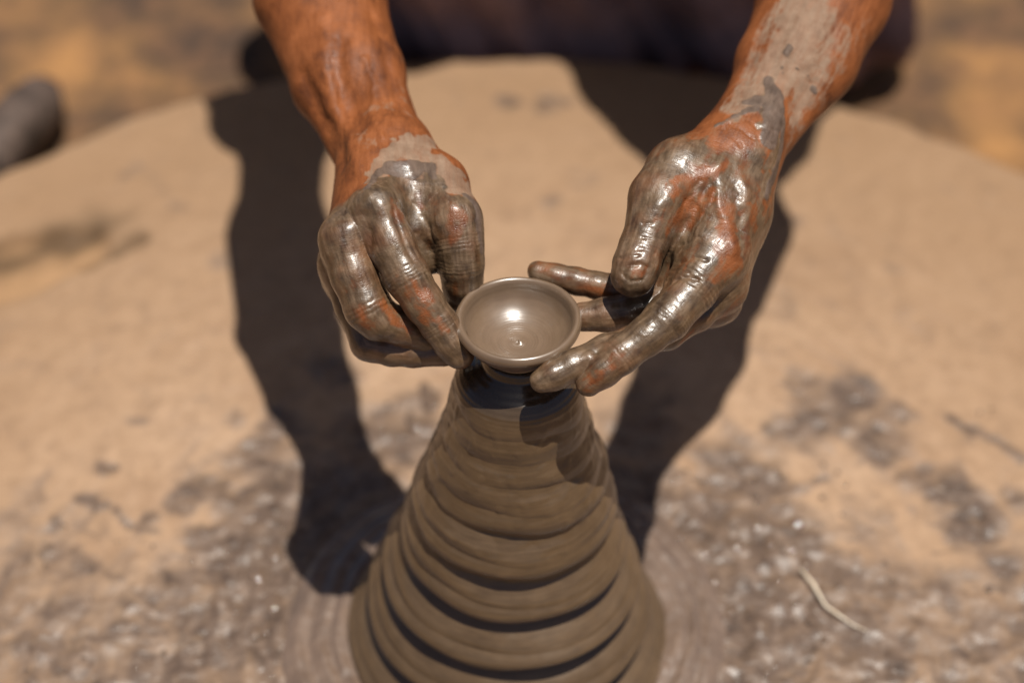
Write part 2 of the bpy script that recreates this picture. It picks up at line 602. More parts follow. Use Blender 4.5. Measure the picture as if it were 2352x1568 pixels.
WETSPOTS = [  # frame px, radius in m, weight
    (1960, 900, 0.030, 1), (1900, 960, 0.035, 1), (2010, 1010, 0.03, 1), (2060, 940, 0.018, .8), (1840, 880, 0.02, .8),
    (2180, 1130, 0.028, 1), (2240, 1200, 0.03, 1), (2290, 1290, 0.025, .9), (2120, 1100, 0.02, .8), (2330, 1160, 0.018, .7),
    (1800, 1000, 0.03, .7), (1700, 1100, 0.05, .9), (1640, 1220, 0.06, 1), (1750, 1250, 0.06, 1), (1850, 1330, 0.05, .9),
    (1900, 1430, 0.05, .9), (2000, 1500, 0.05, .9), (2150, 1520, 0.03, .8), (2250, 1440, 0.02, .7), (1750, 1420, 0.07, 1),
    (1700, 1540, 0.06, 1), (2300, 1520, 0.03, .6),
    (640, 980, 0.025, .9), (600, 1040, 0.03, .9), (540, 1060, 0.02, .7), (650, 1090, 0.035, .9), (480, 1120, 0.022, .9),
    (560, 1160, 0.035, .9), (640, 1180, 0.03, 1), (500, 1240, 0.03, .9), (430, 1150, 0.016, .8), (420, 1330, 0.025, .9),
    (560, 1290, 0.05, 1), (460, 1480, 0.04, 1), (380, 1540, 0.04, .9), (520, 1430, 0.05, 1), (620, 1450, 0.05, 1), (640, 1300, 0.06, 1),
    (180, 1290, 0.018, .9), (120, 1260, 0.016, .9), (90, 1300, 0.012, .8), (110, 1200, 0.012, .9), (200, 1150, 0.012, .8), (340, 1190, 0.012, .9),
    (30, 1440, 0.02, .8), (120, 1450, 0.02, .7), (230, 1500, 0.03, .8), (90, 1540, 0.03, .8), (280, 1420, 0.02, .7),
    (310, 970, 0.010, .7), (240, 1080, 0.009, .8), (330, 900, 0.012, .5), (540, 960, 0.012, .6),
    (800, 1150, 0.06, 1), (780, 1290, 0.06, 1), (1450, 1150, 0.05, 1), (960, 930, 0.03, .7), (900, 1000, 0.05, .9), (1460, 1000, 0.04, .8),
    (760, 850, 0.03, .7), (1500, 900, 0.03, .6),
    (1170, 235, 0.014, .7), (1260, 240, 0.022, .7), (1270, 455, 0.014, .6), (1340, 410, 0.018, .4),
    (1820, 500, 0.012, .6), (1800, 710, 0.02, .6), (2060, 620, 0.012, .4),
    (300, 390, 0.012, .55), (350, 400, 0.014, .5), (410, 470, 0.014, .5), (510, 590, 0.014, .55), (380, 440, 0.01, .4),
]
WETLINES = [((230, 1165), (345, 1230)), ((2190, 960), (2352, 1060)), ((1700, 1170), (1880, 1100)), ((2150, 1270), (2280, 1260)),
            ((2240, 1490), (2352, 1470)), ((60, 1280), (170, 1330)), ((2010, 1480), (2200, 1500))]


def wet_mask(p):
    wp = p + 0.010 * np.stack([fbm(p * 30 + 1, 3), fbm(p * 30 + 50, 3), p[:, 0] * 0], 1)
    r = np.zeros(len(p))
    for px, py, rad, wt in WETSPOTS:
        c = G(px, py, 0)
        r = np.maximum(r, wt * (1 - sstep(0.35 * rad, 1.35 * rad, np.linalg.norm(wp - c, axis=1))))
    for a, b in WETLINES:
        r = np.maximum(r, 0.75 * (1 - sstep(0.002, 0.008, seg_dist(wp, G(*a), G(*b)))))
    rad = np.linalg.norm(p[:, :2], axis=1)
    lower = sstep(0.16, 0.02, p[:, 1] + 0.05 * fbm(p * 9 + 3, 3)) * (1 - sstep(0.35, 0.5, rad))
    r = np.maximum(r, 0.74 * lower)
    return np.maximum(r, 0.8 * (1 - sstep(0.13, 0.19, rad)))


def lathe(prof, n=96, closed=False):
    prof = np.array(prof, float)
    th = np.arange(n) * 2 * math.pi / n
    V = np.stack([np.outer(prof[:, 0], np.cos(th)), np.outer(prof[:, 0], np.sin(th)), np.outer(prof[:, 1], np.ones(n))], -1).reshape(-1, 3)
    i = np.arange(len(prof) - 1)[:, None] * n
    j = np.arange(n)[None, :]
    j2 = (j + 1) % n
    Q = np.stack([i + j, i + n + j, i + n + j2, i + j2], -1).reshape(-1, 4)
    return mesh_np('lathe', V, Q)


# ---------------------------------------------------------------- cone of clay
def curve(pts, n):
    """dense smooth polyline through (r, z) points"""
    pts = np.array(pts, float)
    t = np.concatenate([[0], np.cumsum(np.linalg.norm(np.diff(pts, axis=0), axis=1))])
    out = []
    for k in range(n):
        s = t[-1] * k / (n - 1)
        i = min(max(np.searchsorted(t, s) - 1, 0), len(pts) - 2)
        u = (s - t[i]) / (t[i + 1] - t[i])
        p0, p1, p2, p3 = pts[max(i - 1, 0)], pts[i], pts[i + 1], pts[min(i + 2, len(pts) - 1)]
        out.append(0.5 * ((2 * p1) + (p2 - p0) * u + (2 * p0 - 5 * p1 + 4 * p2 - p3) * u * u + (3 * p1 - p0 - 3 * p2 + p3) * u ** 3))
    return np.array(out)


HB = 0.30
def build_cone():
    prof = [(0.0, HB - 0.0262), (0.012, HB - 0.0262), (0.0185, HB - 0.0268), (0.0208, HB - 0.029), (0.0225, HB - 0.033), (0.0280, HB - 0.0375),
            (0.0340, HB - 0.0422), (0.0380, HB - 0.0480), (0.0400, HB - 0.0545),
            (0.0412, 0.240), (0.0440, 0.221), (0.0487, 0.205), (0.0538, 0.188), (0.0610, 0.164), (0.0675, 0.134), (0.0740, 0.105),
            (0.0838, 0.076), (0.0945, 0.042), (0.1045, 0.018), (0.114, 0.0), (0.118, -0.008)]
    c = curve(prof, 620)
    NA = 640
    th = np.arange(NA) * 2 * math.pi / NA
    Rr = np.repeat(c[:, 0], NA); Z = np.repeat(c[:, 1], NA); T = np.tile(th, len(c))
    cs, sn = np.cos(T), np.sin(T)
    q = np.stack([cs * 1.2, sn * 1.2, Z * 12], 1)
    # one spiral of deep throwing grooves with a softer one between
    ph = (0.232 - Z + 0.034 * (T + math.pi / 2) / (2 * math.pi) + 0.004 * noise(q)) / 0.034
    ang = (T + math.pi / 2 + math.pi) % (2 * math.pi) - math.pi     # 0 at the front
    ph = (0.2365 - Z - 0.022 * ang / (2 * math.pi) + 0.0036 * noise(q)) / 0.034
    f = ph % 1.0
    # rounded rings: a full belly above, an undercut below
    def ringf(f, e):
        return np.sin(math.pi * np.clip(f / e, 0, 1) ** 1.6) ** 0.9 * (f < e)
    saw = ringf(f, 0.97)
    f2 = (ph + 0.47 + 0.05 * noise(q * 0.7 + 3)) % 1.0
    saw2 = ringf(f2, 0.97)
    amp = 0.0018 + 0.0145 * sstep(0.235, 0.05, Z)
    amp *= 0.95 + 0.6 * noise(np.stack([cs * 0.9, sn * 0.9, Z * 14], 1))
    a2 = (0.0020 + 0.0042 * sstep(0.245, 0.07, Z)) * (0.85 + 0.8 * noise(q * 0.9 + 9))
    top = 1 - sstep(HB - 0.06, HB - 0.045, Z)
    d = top * (amp * (saw - 0.6) + a2 * (saw2 - 0.6))
    d += 0.00028 * fbm(np.stack([cs * 1.2, sn * 1.2, Z * 130], 1), 2) * (0.4 + top)
    d += 0.0018 * noise(np.stack([cs * 1.3 + 7, sn * 1.3, Z * 25], 1)) * top
    # slurry dribbles on the upper third
    d += 0.0010 * np.clip(fbm(np.stack([cs * 4, sn * 4, Z * 70], 1), 2) - 0.1, 0, 1) * sstep(0.10, 0.17, Z) * top
    d += 0.00010 * np.sin(np.clip(HB - 0.024 - Z, 0, 0.03) * 2 * math.pi / 0.0032) * (1 - top)
    R2 = np.maximum(Rr + d * np.minimum(1, Rr / 0.02), 0)
    lean = -0.0075 * sstep(0.26, 0.0, Z)
    V = np.stack([R2 * cs + lean, R2 * sn, Z], 1)
    i = np.arange(len(c) - 1)[:, None] * NA
    j = np.arange(NA)[None, :]; j2 = (j + 1) % NA
    Q = np.stack([i + j, i + NA + j, i + NA + j2, i + j2], -1).reshape(-1, 4)
    me = mesh_np('clay_cone', V, Q, {'slick_shade': sstep(HB - 0.054, HB - 0.040, Z)})  # wet gloss plus painted shadow at the neck
    return tag(obj('clay_cone', me, CLAY),
               'tall ridged cone of wet brown clay rising from the middle of the wheel', 'clay')


def build_collar():
    pr = curve([(0.108, 0.008), (0.118, 0.010), (0.124, 0.008), (0.130, 0.009), (0.137, 0.006), (0.144, 0.0065), (0.151, 0.003), (0.160, -0.003)], 70)
    NA = 360
    th = np.arange(NA) * 2 * math.pi / NA
    Rr = np.repeat(pr[:, 0], NA); Z = np.repeat(pr[:, 1], NA); T = np.tile(th, len(pr))
    q = np.stack([np.cos(T) * 2, np.sin(T) * 2, Rr * 30], 1)
    Rr = Rr * (1 + 0.05 * noise(q)); Z = Z * (1 + 0.35 * noise(q + 5)) + 0.0008 * fbm(np.stack([Rr * np.cos(T), Rr * np.sin(T), Z], 1) * 120, 3)
    V = np.stack([Rr * np.cos(T) - 0.007, Rr * np.sin(T), Z], 1)
    i = np.arange(len(pr) - 1)[:, None] * NA
    j = np.arange(NA)[None, :]; j2 = (j + 1) % NA
    Q = np.stack([i + j, i + NA + j, i + NA + j2, i + j2], -1).reshape(-1, 4)
    return tag(obj('slip_collar', mesh_np('slip_collar', V, Q), COLLAR),
               'low ring of grey clay slip lying on the wheel round the foot of the cone', 'clay')


# ---------------------------------------------------------------- bowl
def build_bowl():
    o = 0.0
    prof = [(0.0, -0.0182), (0.004, -0.0186), (0.010, -0.0183), (0.017, -0.0168), (0.0235, -0.0135), (0.0285, -0.0092), (0.0309, -0.0052),
            (0.0317, -0.0022), (0.0324, 0.0002), (0.0336, 0.0018), (0.0350, 0.0022), (0.0364, 0.0014), (0.0374, -0.0006), (0.0373, -0.0026), (0.0364, -0.0043), (0.0352, -0.0050),
            (0.0340, -0.0075), (0.0305, -0.0130), (0.0250, -0.0185), (0.0205, -0.0218), (0.0198, -0.0240), (0.0190, -0.0252), (0.0100, -0.0256), (0.0, -0.0256)]
    c = curve(prof, 300)
    NA = 320
    th = np.arange(NA) * 2 * math.pi / NA
    Rr = np.repeat(np.maximum(c[:, 0], 0), NA); Z = np.repeat(c[:, 1], NA); T = np.tile(th, len(c))
    k = np.repeat(np.arange(len(c)) / len(c), NA)
    ins = 1 - sstep(0.30, 0.36, k)
    Z = Z + ins * 0.00006 * (1 + 0.6 * np.sin(Rr * 700)) * np.sin(Rr / 0.0017 * 2 * math.pi + T) * (1 - sstep(0.012, 0.026, Rr)) * sstep(0.0005, 0.003, Rr)
    Z = Z + ins * 0.0007 * np.exp(-(Rr / 0.0026) ** 2) * (1 + np.cos(T))
    wv = noise(np.stack([np.cos(T) * 1.6, np.sin(T) * 1.6, T * 0 + 2.5], 1))
    Rr = Rr * (1 + 0.004 * np.sin(2 * T + 0.6) + 0.002 * np.sin(3 * T) + 0.006 * wv)
    Z = Z + 0.0003 * np.sin(2 * T + 2) + 0.0006 * wv * sstep(0.025, 0.034, Rr)
    V = np.stack([Rr * np.cos(T), Rr * np.sin(T), Z], 1)
    i = np.arange(len(c) - 1)[:, None] * NA
    j = np.arange(NA)[None, :]; j2 = (j + 1) % NA
    Q = np.stack([i + j, i + j2, i + NA + j2, i + NA + j], -1).reshape(-1, 4)[:, ::-1]
    V2, Q2 = V, Q
    me = mesh_np('clay_bowl', V2, Q2)
    return tag(obj('clay_bowl', me, BOWLM, loc=(0, 0, HB)),
               'small shallow wet clay bowl with a rolled rim held between both hands atop the cone', 'bowl')


build_wheel()
build_cone()
build_collar()
build_bowl()

# ================================================================ THE POTTER
def ch(*pts):
    out = []
    for px, py, d, r in pts:
        out.append((P(px, py, d), r * S * (1 + d * S / D0)))
    return out


HN = 0.00082
K = S


def left_arm():
    """the hand on the left of the picture, with its forearm to the elbow"""
    g = Grid((-0.215, -0.050, 0.240), (0.005, 0.33, 0.420), HN)
    F = g.new()
    # forearm: two bones and the muscle between
    add_chain(g, F, ch((640, -320, 880, 62), (668, 0, 595, 72), (745, 205, 428, 60), (822, 392, 266, 42)), 0.01)
    add_chain(g, F, ch((720, -320, 890, 72), (792, 0, 606, 82), (846, 170, 428, 74), (915, 325, 252, 60)), 0.01, kb=0.022)
    add_chain(g, F, ch((680, -320, 880, 72), (735, 0, 588, 92), (790, 170, 432, 74)), 0.01, kb=0.03)
    # tendons and veins along the forearm
    add_chain(g, F, ch((716, 20, 490, 12), (746, 150, 376, 12), (770, 255, 296, 11), (806, 350, 232, 9)), 0.006, kb=0.012)
    
    # carpus and metacarpals
    add_chain(g, F, ch((872, 340, 232, 66), (868, 400, 150, 66)), 0.01, kb=0.018)
    add_chain(g, F, ch((895, 370, 190, 60), (866, 485, 10, 52)), 0.01, kb=0.014)
    add_chain(g, F, ch((868, 380, 190, 60), (792, 550, 15, 50)), 0.01, kb=0.014)
    add_chain(g, F, ch((850, 390, 210, 56), (782, 605, 75, 46)), 0.01, kb=0.014)
    add_chain(g, F, ch((840, 400, 225, 52), (788, 640, 130, 42)), 0.01, kb=0.012)
    # thumb root and web
    add_chain(g, F, ch((930, 355, 220, 62), (1005, 425, 130, 62), (1046, 508, 62, 56)), 0.012, kb=0.016)
    add_chain(g, F, ch((930, 420, 130, 46), (962, 520, 112, 44), (980, 585, 115, 36)), 0.01, kb=0.016)
    T = F.copy()
    fingers = [
        [(1046, 508, 62, 57), (1056, 560, 58, 53), (1060, 605, 66, 50), (1062, 650, 92, 44), (1058, 682, 116, 37)],
        [(866, 485, 2, 55), (898, 560, -18, 53), (934, 634, -26, 51), (974, 697, -20, 45), (1010, 745, -8, 42), (1036, 785, 2, 39), (1054, 812, 8, 35)],
        [(792, 548, 10, 54), (814, 630, 2, 54), (846, 708, -2, 53), (868, 733, 8, 47), (920, 748, 34, 42), (985, 780, 66, 36)],
        [(785, 610, 75, 46), (812, 700, 88, 42), (850, 786, 88, 42), (900, 800, 80, 39), (950, 804, 76, 37), (1022, 806, 72, 34)],
        [(790, 640, 135, 42), (820, 720, 150, 38), (855, 770, 152, 37), (930, 785, 146, 33), (990, 790, 140, 29)],
    ]
    for f in fingers:
        add_chain(g, F, ch(*f), 0.0035, into=T, kb=0.0085)
    # the loose skin between thumb and first finger
    for a in ([(898, 505, 60, 10), (935, 545, 62, 9), (962, 620, 90, 8)], [(925, 470, 66, 9), (960, 520, 70, 9), (990, 600, 95, 8)]):
        add_chain(g, T, ch(*a), 0.004, kb=0.012)
    V, Q = surface_nets(g, T)
    del T, F
    return V, Q, fingers


def right_arm():
    g = Grid((0.005, -0.065, 0.235), (0.285, 0.32, 0.440), HN)
    F = g.new()
    add_chain(g, F, ch((1950, -320, 800, 72), (1838, 0, 450, 84), (1772, 145, 330, 72), (1700, 275, 192, 56)), 0.01)
    add_chain(g, F, ch((2040, -320, 820, 66), (1950, 0, 462, 82), (1886, 150, 348, 70), (1782, 312, 215, 46)), 0.01, kb=0.022)
    add_chain(g, F, ch((2000, -320, 810, 74), (1892, 0, 445, 94), (1826, 150, 330, 72)), 0.01, kb=0.03)
    add_chain(g, F, ch((1800, 200, 205, 10), (1768, 285, 140, 9), (1745, 350, 92, 9)), 0.006, kb=0.008)
    # carpus, metacarpals
    add_chain(g, F, ch((1722, 300, 190, 66), (1690, 365, 140, 70)), 0.01, kb=0.018)
    add_chain(g, F, ch((1700, 350, 140, 66), (1668, 480, 50, 66), (1650, 590, -5, 60)), 0.01, kb=0.014)
    add_chain(g, F, ch((1722, 360, 170, 58), (1702, 480, 110, 60), (1658, 655, 55, 52)), 0.01, kb=0.014)
    add_chain(g, F, ch((1715, 370, 190, 55), (1690, 520, 150, 52), (1645, 690, 110, 50)), 0.01, kb=0.014)
    add_chain(g, F, ch((1700, 380, 200, 50), (1660, 560, 180, 48), (1618, 700, 170, 44)), 0.01, kb=0.014)
    # thumb root, first dorsal muscle, palm
    add_chain(g, F, ch((1650, 350, 140, 66), (1560, 395, 70, 68), (1512, 455, 20, 62)), 0.012, kb=0.02)
    add_chain(g, F, ch((1640, 420, 75, 52), (1630, 500, 30, 52)), 0.01, kb=0.012)
    add_chain(g, F, ch((1590, 440, 80, 44), (1580, 520, 75, 44)), 0.01, kb=0.012)
    add_chain(g, F, ch((1550, 560, 110, 50), (1540, 660, 100, 44), (1600, 690, 130, 44)), 0.01, kb=0.012)
    add_chain(g, F, ch((1600, 420, 64, 50), (1578, 500, 56, 46), (1560, 570, 58, 42), (1540, 640, 66, 38)), 0.01, kb=0.010)
    T = F.copy()
    fingers = [
        [(1512, 455, 20, 62), (1496, 510, -4, 56), (1478, 565, -24, 52), (1464, 605, -38, 53), (1454, 632, -46, 51)],
        [(1650, 590, -8, 60), (1592, 662, -42, 55), (1532, 732, -70, 51), (1485, 772, -82, 43), (1428, 815, -92, 41), (1385, 852, -92, 36), (1352, 880, -86, 29)],
        [(1658, 655, 55, 50), (1595, 715, 25, 45), (1530, 758, -4, 43), (1460, 784, -30, 37), (1395, 808, -55, 39), (1315, 840, -76, 35), (1270, 862, -84, 33), (1244, 874, -86, 27)],
        [(1645, 690, 110, 48), (1570, 705, 80, 43), (1500, 706, 58, 39), (1440, 716, 48, 38), (1395, 722, 46, 37), (1338, 728, 50, 33)],
        [(1618, 700, 170, 42), (1540, 690, 145, 38), (1470, 674, 122, 36), (1420, 664, 112, 33), (1372, 656, 106, 29), (1325, 646, 108, 29), (1275, 634, 112, 27), (1236, 624, 116, 24)],
    ]
    for f in fingers:
        add_chain(g, F, ch(*f), 0.0035, into=T, kb=0.0085)
    # folds of flesh at the root of the first finger
    for a in ([(1618, 560, -14, 48), (1584, 592, -14, 34)], [(1604, 620, -34, 46), (1568, 648, -30, 34), (1552, 676, -24, 24)]):
        add_chain(g, T, ch(*a), 0.004, kb=0.006)
    # lumps of slurry on the second finger and the thumb, and the thumb nail
    for px, py, d, r in ((1418, 786, -82, 16), (1394, 800, -86, 12), (1352, 822, -100, 10), (1452, 774, -66, 9)):
        add_chain(g, T, ch((px, py, d, r), (px - 6, py + 4, d, r * 0.8)), 0.003, kb=0.004)
    # the deep fold between thumb and first finger
    add_chain(g, T, ch((1588, 476, -34, 7), (1566, 535, -42, 13), (1540, 600, -52, 15), (1524, 655, -60, 10)), 0.003, kb=0.006, sub=True)
    V, Q = surface_nets(g, T)
    del T, F
    return V, Q, fingers


def dorsal(V, N, J, t, n, offs, rad, a=0.00052, w=0.0008, wig=0.0008, seed=0):
    """creases across the back of a joint: displacement along the normal"""
    q = V - J
    s = q @ t
    s = s + wig * noise(V * 300 + seed)
    d = np.linalg.norm(q - (q @ t)[:, None] * t, axis=1)
    m = (1 - sstep(rad * 1.15, rad * 1.5, d)) * sstep(-0.1, 0.45, N @ n) * (1 - sstep(rad * 0.9, rad * 1.6, np.abs(q @ t)))
    r = np.zeros(len(V))
    for k, o in enumerate(offs):
        r -= a * (0.6 + 0.4 * ((k * 37) % 5) / 4) * np.exp(-((s - o) / w) ** 2)
    return r * m


STREAK = {11: P(850, 600, 0) - P(820, 150, 380), 47: P(1620, 650, 0) - P(1850, 150, 340)}


RELIEF = {
    11: [(((728, 40), (746, 95), (740, 140), (756, 200), (776, 262), (800, 330), (812, 385)), 0.0042, 0.0010),
         (((776, 90), (772, 150), (792, 215), (822, 292)), 0.0055, -0.0022),
         (((690, 170), (730, 268), (782, 372)), 0.0060, -0.0024),
         (((862, 30), (892, 110), (908, 190), (925, 250)), 0.0050, -0.0014),
         (((840, 130), (856, 190), (846, 250), (872, 310)), 0.0022, 0.0011),
         (((884, 470), (896, 410)), 0.005, 0.0012), (((812, 520), (846, 440)), 0.005, 0.0010),
         (((832, 500), (848, 570)), 0.004, -0.0018),
         (((925, 470), (950, 520), (980, 580)), 0.0022, -0.0013), (((945, 455), (975, 505), (992, 560)), 0.0018, -0.0010), (((910, 480), (930, 540), (955, 590)), 0.002, -0.0010),
         (((1010, 430), (1040, 470)), 0.004, 0.001)],
    47: [(((1660, 370), (1610, 400), (1560, 430), (1520, 470)), 0.0060, 0.0018),
         (((1655, 385), (1640, 420), (1652, 470), (1690, 560)), 0.0045, 0.0015),
         (((1628, 420), (1598, 470), (1572, 520)), 0.0035, -0.0020), (((1612, 412), (1580, 470)), 0.0014, -0.0008), (((1640, 440), (1606, 500), (1580, 545)), 0.0014, -0.0009),
         (((1700, 380), (1722, 470), (1725, 560)), 0.0040, 0.0012), (((1690, 420), (1705, 500), (1708, 600)), 0.0035, -0.0012),
         (((1750, 60), (1725, 130), (1700, 210)), 0.0055, -0.0016), (((1830, 40), (1800, 130), (1780, 210), (1760, 290)), 0.0032, 0.0012), (((1920, 60), (1890, 150), (1845, 240)), 0.0055, -0.0015),
         (((1700, 255), (1745, 290), (1790, 300)), 0.0013, -0.0008), (((1680, 275), (1725, 310), (1780, 330)), 0.0013, -0.0008), (((1660, 292), (1710, 330)), 0.0013, -0.0007),
         (((1505, 505), (1470, 510)), 0.0012, -0.0006), (((1530, 545), (1478, 540)), 0.0012, -0.0008), (((1420, 590), (1470, 582), (1510, 600)), 0.0014, -0.0013), (((1425, 575), (1470, 565), (1510, 580)), 0.0012, -0.0009),
         (((1425, 622), (1445, 650), (1480, 648), (1494, 620), (1470, 600), (1440, 604), (1425, 622)), 0.0014, -0.0011),
         (((1560, 600), (1590, 585), (1625, 590)), 0.0014, -0.0012), (((1545, 640), (1580, 628), (1610, 640)), 0.0014, -0.0013), (((1560, 560), (1600, 540)), 0.0013, -0.0010)],
}


def finish(V, Q, fingers, seed, joints, paint):
    V = relax(V, Q, 3, 0.5)
    N = normals(V, Q)
    near = V[:, 1] < 0.30
    disp = np.zeros(len(V))
    view = -FWD
    for fi, js, offs in joints:
        f = fingers[fi]
        c = ch(*f)
        for j in js:
            t = c[min(j + 1, len(c) - 1)][0] - c[j - 1][0]
            t /= np.linalg.norm(t)
            n = view - (view @ t) * t
            n /= np.linalg.norm(n)
            disp += dorsal(V, N, c[j][0], t, n, offs, c[j][1], seed=seed + 3 * fi + j)
    snap_to(V, N)
    A = paint(V, N)
    disp += relief(V, RELIEF[seed])
    pn = V * 1.0
    # thickness of the clay, skin relief, lumps
    disp += 0.0006 * A['thick']
    disp += near * (0.00025 * fbm(pn * 55 + seed, 2) + 0.00007 * fbm(pn * 420 + seed, 2))
    A['la'], A['lu'], A['lv'] = limb_coords(V, fingers, STREAK[seed] / np.linalg.norm(STREAK[seed]))
    V = V + N * disp[:, None]
    return V, A


SN = {}


def snap_to(V, N):
    SN.clear()
    q = V - CAM
    dep = q @ FWD
    SN['px'] = 1176 + FPX * q[:, 0] / dep
    SN['py'] = 784 - FPX * (q @ UPV) / dep
    SN['d'], SN['V'] = dep, V


def S3(px, py):
    """the spot of the skin on the upper side that is seen at frame px"""
    for r in (6, 14, 30, 60):
        i = np.nonzero((np.abs(SN['px'] - px) < r) & (np.abs(SN['py'] - py) < r))[0]
        if len(i):
            return SN['V'][i[np.argmin(SN['d'][i] + 1e-5 * np.hypot(SN['px'][i] - px, SN['py'][i] - py))]]
    return P(px, py, 0)


def warped(V, wob, sc, seed):
    k = (len(V), wob, sc, seed)
    if k not in SN:
        SN[k] = V + wob * np.stack([fbm(V * sc + seed, 3), fbm(V * sc + seed + 31, 3), fbm(V * sc + seed + 67, 3)], 1)
    return SN[k]


def limb_coords(V, fingers, ax):
    """length along the nearest finger (or the arm) and the two offsets across it"""
    al = V @ ax
    u = np.cross(ax, [0, 0, 1.0]); u /= np.linalg.norm(u)
    w_ = np.cross(ax, u)
    la, lu, lv = al.copy(), V @ u, V @ w_
    best = np.full(len(V), 1.35)
    for k, f in enumerate(fingers):
        c = ch(*f)
        s0 = 0.0
        for (a, ra), (b, rb) in zip(c[:-1], c[1:]):
            ba = b - a
            L = np.linalg.norm(ba)
            t = np.clip(((V - a) @ ba) / L ** 2, 0, 1)
            q = V - a - t[:, None] * ba
            d = np.linalg.norm(q, axis=1) / (ra + (rb - ra) * t)
            m = d < best
            e = ba / L
            uu = np.cross(e, FWD); uu /= np.linalg.norm(uu)
            ww = np.cross(e, uu)
            la[m] = (s0 + t * L)[m] + 0.3 * (k + 1)
            lu[m] = (q @ uu)[m]
            lv[m] = (q @ ww)[m]
            best[m] = d[m]
            s0 += L
    return la, lu, lv


def relief(V, lst):
    """veins, tendons (height > 0) and folds (height < 0) along lines on the skin"""
    r = np.zeros(len(V))
    q = warped(V, 0.0015, 110, 77)
    for pts, wd, h in lst:
        d = np.full(len(V), 9.0)
        C3 = [S3(*p) for p in pts]
        for a, b in zip(C3[:-1], C3[1:]):
            d = np.minimum(d, seg_dist(q, a, b + 1e-6))
        r += h * np.exp(-(d / wd) ** 2)
    return r


def blob(V, pts, rad, wob=0.004, sc=90, seed=0):
    """1 inside a chain of 3D points, soft at radius"""
    q = warped(V, wob, sc, seed)
    r = np.full(len(V), 9.0)
    C3 = [S3(a[0], a[1]) for a in pts]
    for a, b, pa, pb in zip(pts[:-1], pts[1:], C3[:-1], C3[1:]):
        ba = pb - pa
        t = np.clip(((q - pa) @ ba) / (ba @ ba + 1e-12), 0, 1)
        r = np.minimum(r, np.linalg.norm(q - pa - t[:, None] * ba, axis=1) - (a[-1] + (b[-1] - a[-1]) * t) * S)
    return 1 - sstep(-rad, rad, r)


def strokes(q, lst, soft=0.003, wob=0.004, sc=90, seed=0):
    wob, sc = (0.0012, 120) if wob < 0.003 else (0.005, 95)
    r = np.zeros(len(q))
    for k, st in enumerate(lst):
        wt = 1.0
        if isinstance(st[-1], float):
            st, wt = st[:-1], st[-1]
        r = np.maximum(r, wt * blob(q, list(st), soft, wob, sc, 5))
    return r


def paint_left(V, N):
    q = V
    ax = STREAK[11] / np.linalg.norm(STREAK[11])
    al = (V - S3(900, 402)) @ ax + 0.006 * fbm(V * 60, 3)
    clay = sstep(0.006, 0.018, al)
    clay = np.maximum(clay, strokes(q, [((870, 408, 22), (905, 392, 26), (960, 392, 24), (1000, 400, 18)), ((1085, 470, 26), (1104, 520, 22))], 0.003, 0.003))
    pale = strokes(q, [((985, 318, 30), (960, 350, 40), (1010, 385, 42), (1070, 428, 30)), ((975, 308, 20), (900, 352, 26), (862, 392, 22), (838, 430, 16)), ((1040, 400, 34), (1072, 440, 22))], 0.002, 0.003, 80, 2)
    dark = strokes(q, [((838, 432, 7), (858, 402, 10), (900, 378, 13), (945, 374, 15), (985, 380, 13), (1002, 398, 9)), ((880, 392, 14), (960, 388, 16)), ((1072, 444, 6), (1094, 462, 13), (1106, 520, 12), (1110, 580, 8))], 0.0018, 0.0022, 120, 4)
    clay = clay * (1 - pale)
    clay = np.maximum(clay, strokes(q, [((868, 440, 34), (920, 425, 40), (975, 428, 38), (1010, 460, 34), (1060, 500, 40), (1062, 620, 60)), ((840, 470, 30), (790, 540, 60)), ((1010, 540, 40), (960, 620, 60))], 0.003, 0.003, 90, 6))
    clay = np.maximum(clay, dark)
    bare = strokes(q, [((1056, 500, 24), (1040, 530, 18), (1046, 556, 12), .85), ((914, 466, 14), (924, 492, 16)), ((952, 668, 14), (985, 705, 20)), ((985, 720, 16), (1012, 752, 18)), ((880, 690, 16), (915, 730, 20), (948, 756, 12)),
                       ((828, 720, 18), (845, 748, 14)), ((980, 560, 14), (1000, 600, 10), .7), ((900, 620, 10), (930, 690, 10), .6), ((790, 600, 10), (800, 680, 12), .5), ((1040, 640, 12), (1050, 690, 12), .6),
                       ((960, 440, 12), (990, 470, 14), .6)], 0.004, 0.005, 110, 9)
    clay = clay * (1 - 0.72 * bare)
    smear = strokes(q, [((836, 86, 4), (856, 108, 5), .8), ((838, 250, 12), (870, 238, 10), (930, 244, 9), .5), ((905, 60, 9), (925, 170, 8), (938, 260, 9), .42), ((820, 300, 16), (850, 330, 14), .42)], 0.003, 0.004, 90, 13)
    dry = np.clip(np.maximum(pale, smear), 0, 1)
    return {'clay': clay, 'dry': dry, 'dark': dark, 'wet': np.clip(clay * 1.0 + 0.06 + 0.5 * bare * sstep(0.0, 0.02, al), 0, 1) * (1 - 0.8 * pale),
            'thick': clay * (0.5 + 0.35 * fbm(V * 130, 3)) + 0.9 * dark + 0.3 * pale}


